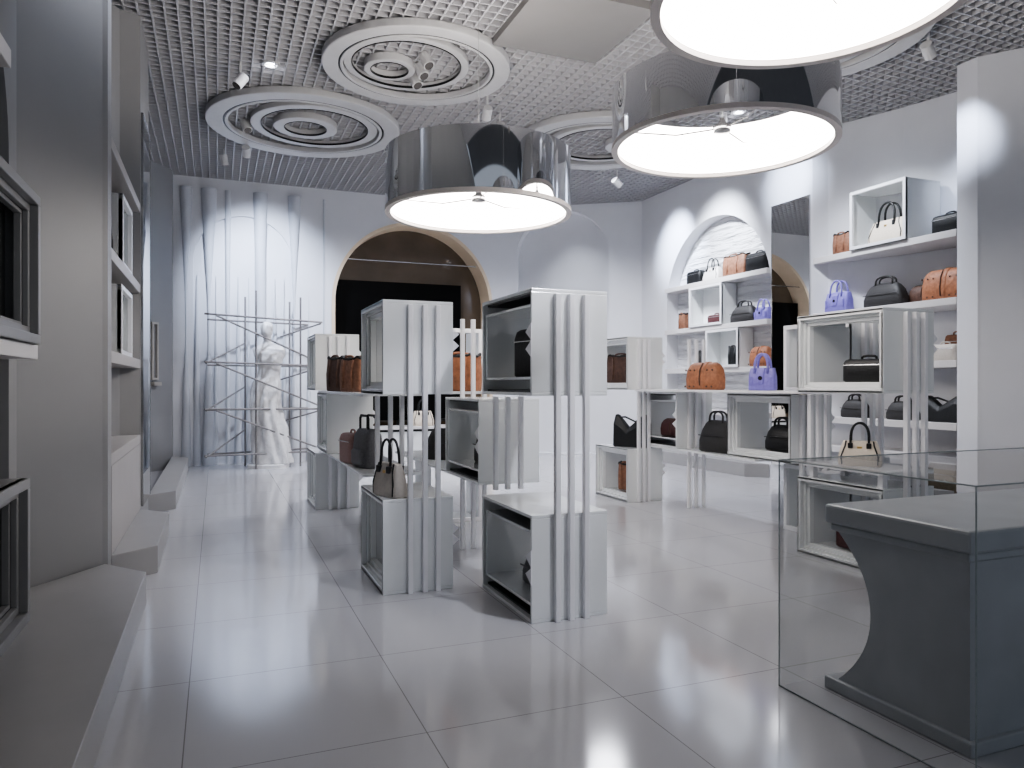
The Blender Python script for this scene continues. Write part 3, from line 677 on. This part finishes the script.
        for p, q in zip(rows, rows[1:]+[a]):
            for i in range(n): bm.faces.new((p[i], p[i+1], q[i+1], q[i]))
        bm.faces.new([r[0] for r in rows]); bm.faces.new([r[-1] for r in rows][::-1])
        obj('body', bm, m, t, smooth=False, bevel=.012)
        obj('strap', tube(NB(), [(-w*.46, 0, h*.9), (-w*.2, 0, h*.92), (w*.1, 0, h*.78), (w*.46, 0, h*.95)], .010, 8), hm, t, smooth=True)
    elif kind == 'trolley':      # soft upright bag with raised double handle and pocket
        hb = h*.74
        obj('body', loft(NB(), [(0, w*.92, d*.85), (.015, w, d), (hb*.5, w, d), (hb*.85, w*.93, d*.85), (hb, w*.78, d*.55)], 40, 4.5), m, t, smooth=True)
        obj('pocket', loft(NB(), [(hb*.08, w*.6, .03, -d*.5), (hb*.12, w*.66, .05, -d*.5), (hb*.42, w*.66, .05, -d*.5), (hb*.47, w*.58, .03, -d*.5)], 24, 5.), m, t, smooth=True)
        for s in (-1, 1): obj('handle', tube(NB(), [(-w*.25, s*.03, hb*.9), (-w*.25, s*.03, h*.95), (-w*.20, s*.03, h), (w*.20, s*.03, h), (w*.25, s*.03, h*.95), (w*.25, s*.03, hb*.9)], .010, 8), hm, t)
    return t

# --- left rows
bag('tote', .985, 4.44, .56, .28, .11, .345, 'greige', 'greige handbag with black looped handles on the lower box of the left front tower', rot=-72, hm='blk')
bag('trolley', 1.10, 5.74, .596, .32, .16, .40, 'mgrey', 'grey upright bag with a stiff double handle on the low left board', rot=-78, hm='blk', name='travel_bag')
bag('case', 1.05, 6.12, .596, .30, .16, .24, 'pink', 'dusty pink small bag just behind the grey upright bag', rot=-80)
bag('open', 1.05, 6.78, 1.178, .34, .15, .31, 'dbrown', 'dark brown open tote on the high left board, behind the lighter one', rot=-70, name='tote_bag')
bag('open', 1.09, 6.25, 1.178, .34, .15, .29, 'brown', 'reddish brown open tote on the high left board, in front of the darker one', rot=-70, name='tote_bag')
bag('case', 1.73, 3.87, 1.28, .36, .16, .28, 'dgrey', 'charcoal rounded bag inside the upper box of the nearest tower', rot=-80)
bag('dome', 1.74, 3.78, .10, .36, .17, .25, 'mgrey', 'grey rounded bag inside the lower box of the nearest tower, mostly hidden', rot=-80)
bag('dome', 1.80, 4.90, .685, .26, .15, .31, 'dgrey', 'charcoal bag inside the black-lined cube behind the nearest tower', rot=-80)
bag('open', 1.80, 5.52, 1.186, .30, .18, .29, 'tan', 'tan tote on the high board, seen through the bars left of the nearest tower', rot=-45, name='tote_bag')
bag('open', 1.97, 5.86, 1.186, .20, .14, .28, 'dgrey', 'charcoal narrow tote squeezed beside the nearest tower on the high board', rot=-45, name='tote_bag')
bag('dome', 1.82, 6.10, .596, .30, .18, .34, 'dgrey', 'charcoal dome bag on the low board seen between the left tower bars', rot=-40)
bag('tote', 3.13, 11.68, .56, .36, .15, .42, 'cream', 'cream bag with dark handles on the low counter under the black screen', rot=0, hm='blk')
# --- right row
bag('open', 4.20, 7.08, 1.255, .48, .18, .31, 'dbrown', 'dark brown open tote inside the upper box of the far right-row tower', rot=-75, name='tote_bag')
bag('hobo', 4.20, 6.93, .56, .40, .15, .35, 'blk', 'black slouch bag with a notched top on the lower box of the far right-row tower', rot=-60)
bag('open', 4.20, 7.04, .08, .18, .12, .30, 'brown', 'small brown bag inside the lowest box of the far right-row tower', rot=-60)
bag('duffel', 4.46, 6.50, .70, .32, .18, .18, 'plum', 'plum low bag inside the black-lined cube of the right row', rot=-80)
bag('dome', 4.44, 5.76, .596, .38, .20, .385, 'dgrey', 'charcoal dome bag with short handles on the low board of the right row', rot=-80)
bag('dome', 4.53, 5.00, .672, .30, .17, .28, 'blk', 'black dome bag inside the middle-tier cube of the right row', rot=-80)
bag('duffel', 4.26, 5.72, 1.188, .42, .17, .255, 'tan', 'orange tan studded bag with a belt on the long right-row board', rot=-84)
bag('lock', 4.20, 4.87, 1.188, .22, .12, .30, 'lilac', 'lilac handbag with two tall handles on the long right-row board', rot=-60)
bag('case', 4.20, 3.80, 1.255, .34, .14, .16, 'blk', 'black rounded case inside the upper box of the tower behind the glass counter', rot=-80)
bag('tote', 4.20, 3.88, .668, .28, .14, .30, 'cream', 'cream handbag with black handles on the raised shelf behind the glass counter', rot=-50, hm='blk')
bag('case', 4.2, 3.92, .08, .24, .14, .20, 'plum', 'plum bag in the lowest box seen through the glass case', rot=-80)
# --- shelves in the stone arch
bag('case', 6.87, 9.45, 2.78, .35, .15, .20, 'blk', 'black rounded case at the far left end of the top arch shelf')
bag('tote', 6.87, 9.04, 2.78, .38, .15, .33, 'white_l', 'white handbag with black handles on the top arch shelf', hm='blk')
bag('open', 6.87, 8.50, 2.78, .50, .18, .29, 'brown', 'wide brown open tote on the top arch shelf', name='tote_bag')
bag('case', 6.87, 8.03, 2.78, .42, .18, .25, 'blk', 'black rounded case beside the mirror on the top arch shelf')
bag('open', 6.87, 9.78, 2.105, .17, .12, .25, 'brown', 'small brown tote at the far left end of the second arch shelf', name='tote_bag')
bag('case', 6.87, 8.95, 2.125, .30, .15, .14, 'plum', 'maroon low bag inside the framed cube on the second arch shelf')
bag('dome', 6.87, 8.33, 2.105, .50, .19, .30, 'dgrey', 'charcoal dome bag with short handles on the second arch shelf')
bag('lock', 6.87, 7.95, 2.105, .27, .14, .28, 'lilac', 'lilac bag beside the mirror on the second arch shelf')
bag('open', 6.87, 9.30, 1.48, .14, .12, .26, 'dgrey', 'charcoal narrow bag left of the framed cube on the third arch shelf')
bag('open', 6.87, 8.52, 1.50, .24, .14, .28, 'blk', 'black tote inside the framed cube on the third arch shelf', name='tote_bag')
bag('duffel', 6.87, 7.99, 1.48, .36, .18, .27, 'tan', 'tan studded bag beside the mirror on the third arch shelf')
# --- right niche
bag('open', 6.92, 6.62, 2.78, .27, .15, .25, 'brown', 'small brown open tote left of the framed cube on the top right shelf', name='tote_bag')
bag('tote', 6.96, 6.02, 2.80, .50, .18, .46, 'cream', 'cream handbag with black handles inside the framed cube high on the right', hm='blk')
bag('case', 6.98, 5.30, 2.78, .34, .18, .20, 'blk', 'black rounded case right of the framed cube on the top right shelf')
bag('lock', 6.92, 6.70, 2.105, .35, .16, .37, 'lilac', 'lilac handbag with two looped handles on the second right niche shelf')
bag('dome', 6.97, 6.08, 2.105, .52, .20, .34, 'dgrey', 'charcoal dome bag in the middle of the second right niche shelf')
bag('duffel', 7.12, 5.70, 2.105, .34, .18, .21, 'dbrown', 'reddish brown low bag half behind the tan duffel on the second right niche shelf')
bag('duffel', 6.98, 5.36, 2.105, .46, .20, .32, 'tan', 'tan studded duffel beside the pier on the second right niche shelf')
bag('case', 6.98, 5.36, 1.48, .30, .16, .17, 'greige', 'beige low bag beside the pier on the third right niche shelf')
bag('case', 7.22, 5.42, 1.48, .20, .14, .28, 'brown', 'small brown bag behind the beige one on the third right niche shelf')
bag('dome', 6.97, 6.50, .85, .36, .17, .27, 'dgrey', 'charcoal dome bag farthest left on the fourth right niche shelf')
bag('dome', 6.97, 5.86, .85, .36, .17, .26, 'dgrey', 'charcoal dome bag in the middle of the fourth right niche shelf')
bag('hobo', 6.97, 5.36, .85, .40, .17, .27, 'blk', 'black slouch bag beside the pier on the fourth right niche shelf')
bag('case', 7.0, 5.36, 0, .36, .18, .42, 'olive', 'olive brown bag under the lowest shelf of the right niche')
# --- left niche
bag('case', -.80, 5.62, .81, .26, .14, .20, 'dbrown', 'small dark brown bag on the lowest left niche shelf', rot=90)
bag('open', -.74, 5.72, 2.09, .26, .13, .30, 'dgrey', 'charcoal bag on the second left niche shelf before the framed cube', rot=90)

# ------------------------------------------------------------------ light, world, camera
w = bpy.data.worlds.new('world'); scn.world = w; w.use_nodes = True
w.node_tree.nodes['Background'].inputs[0].default_value = (.62, .68, .78, 1); w.node_tree.nodes['Background'].inputs[1].default_value = .36

cam = bpy.data.cameras.new('camera'); cam.sensor_width = 36; cam.lens = 735/1024*36; cam.clip_start = .05
co = bpy.data.objects.new('camera', cam); C.objects.link(co); co.location = (0, 0, 1.242)
co.rotation_euler = (PI/2, 0, -math.atan(296/735)); scn.camera = co
scn.view_settings.view_transform = 'AgX'
scn.view_settings.look = 'AgX - Medium High Contrast'
scn.view_settings.exposure = .35
scn.cycles.max_bounces = 10; scn.cycles.transparent_max_bounces = 16; scn.cycles.sample_clamp_indirect = 6.
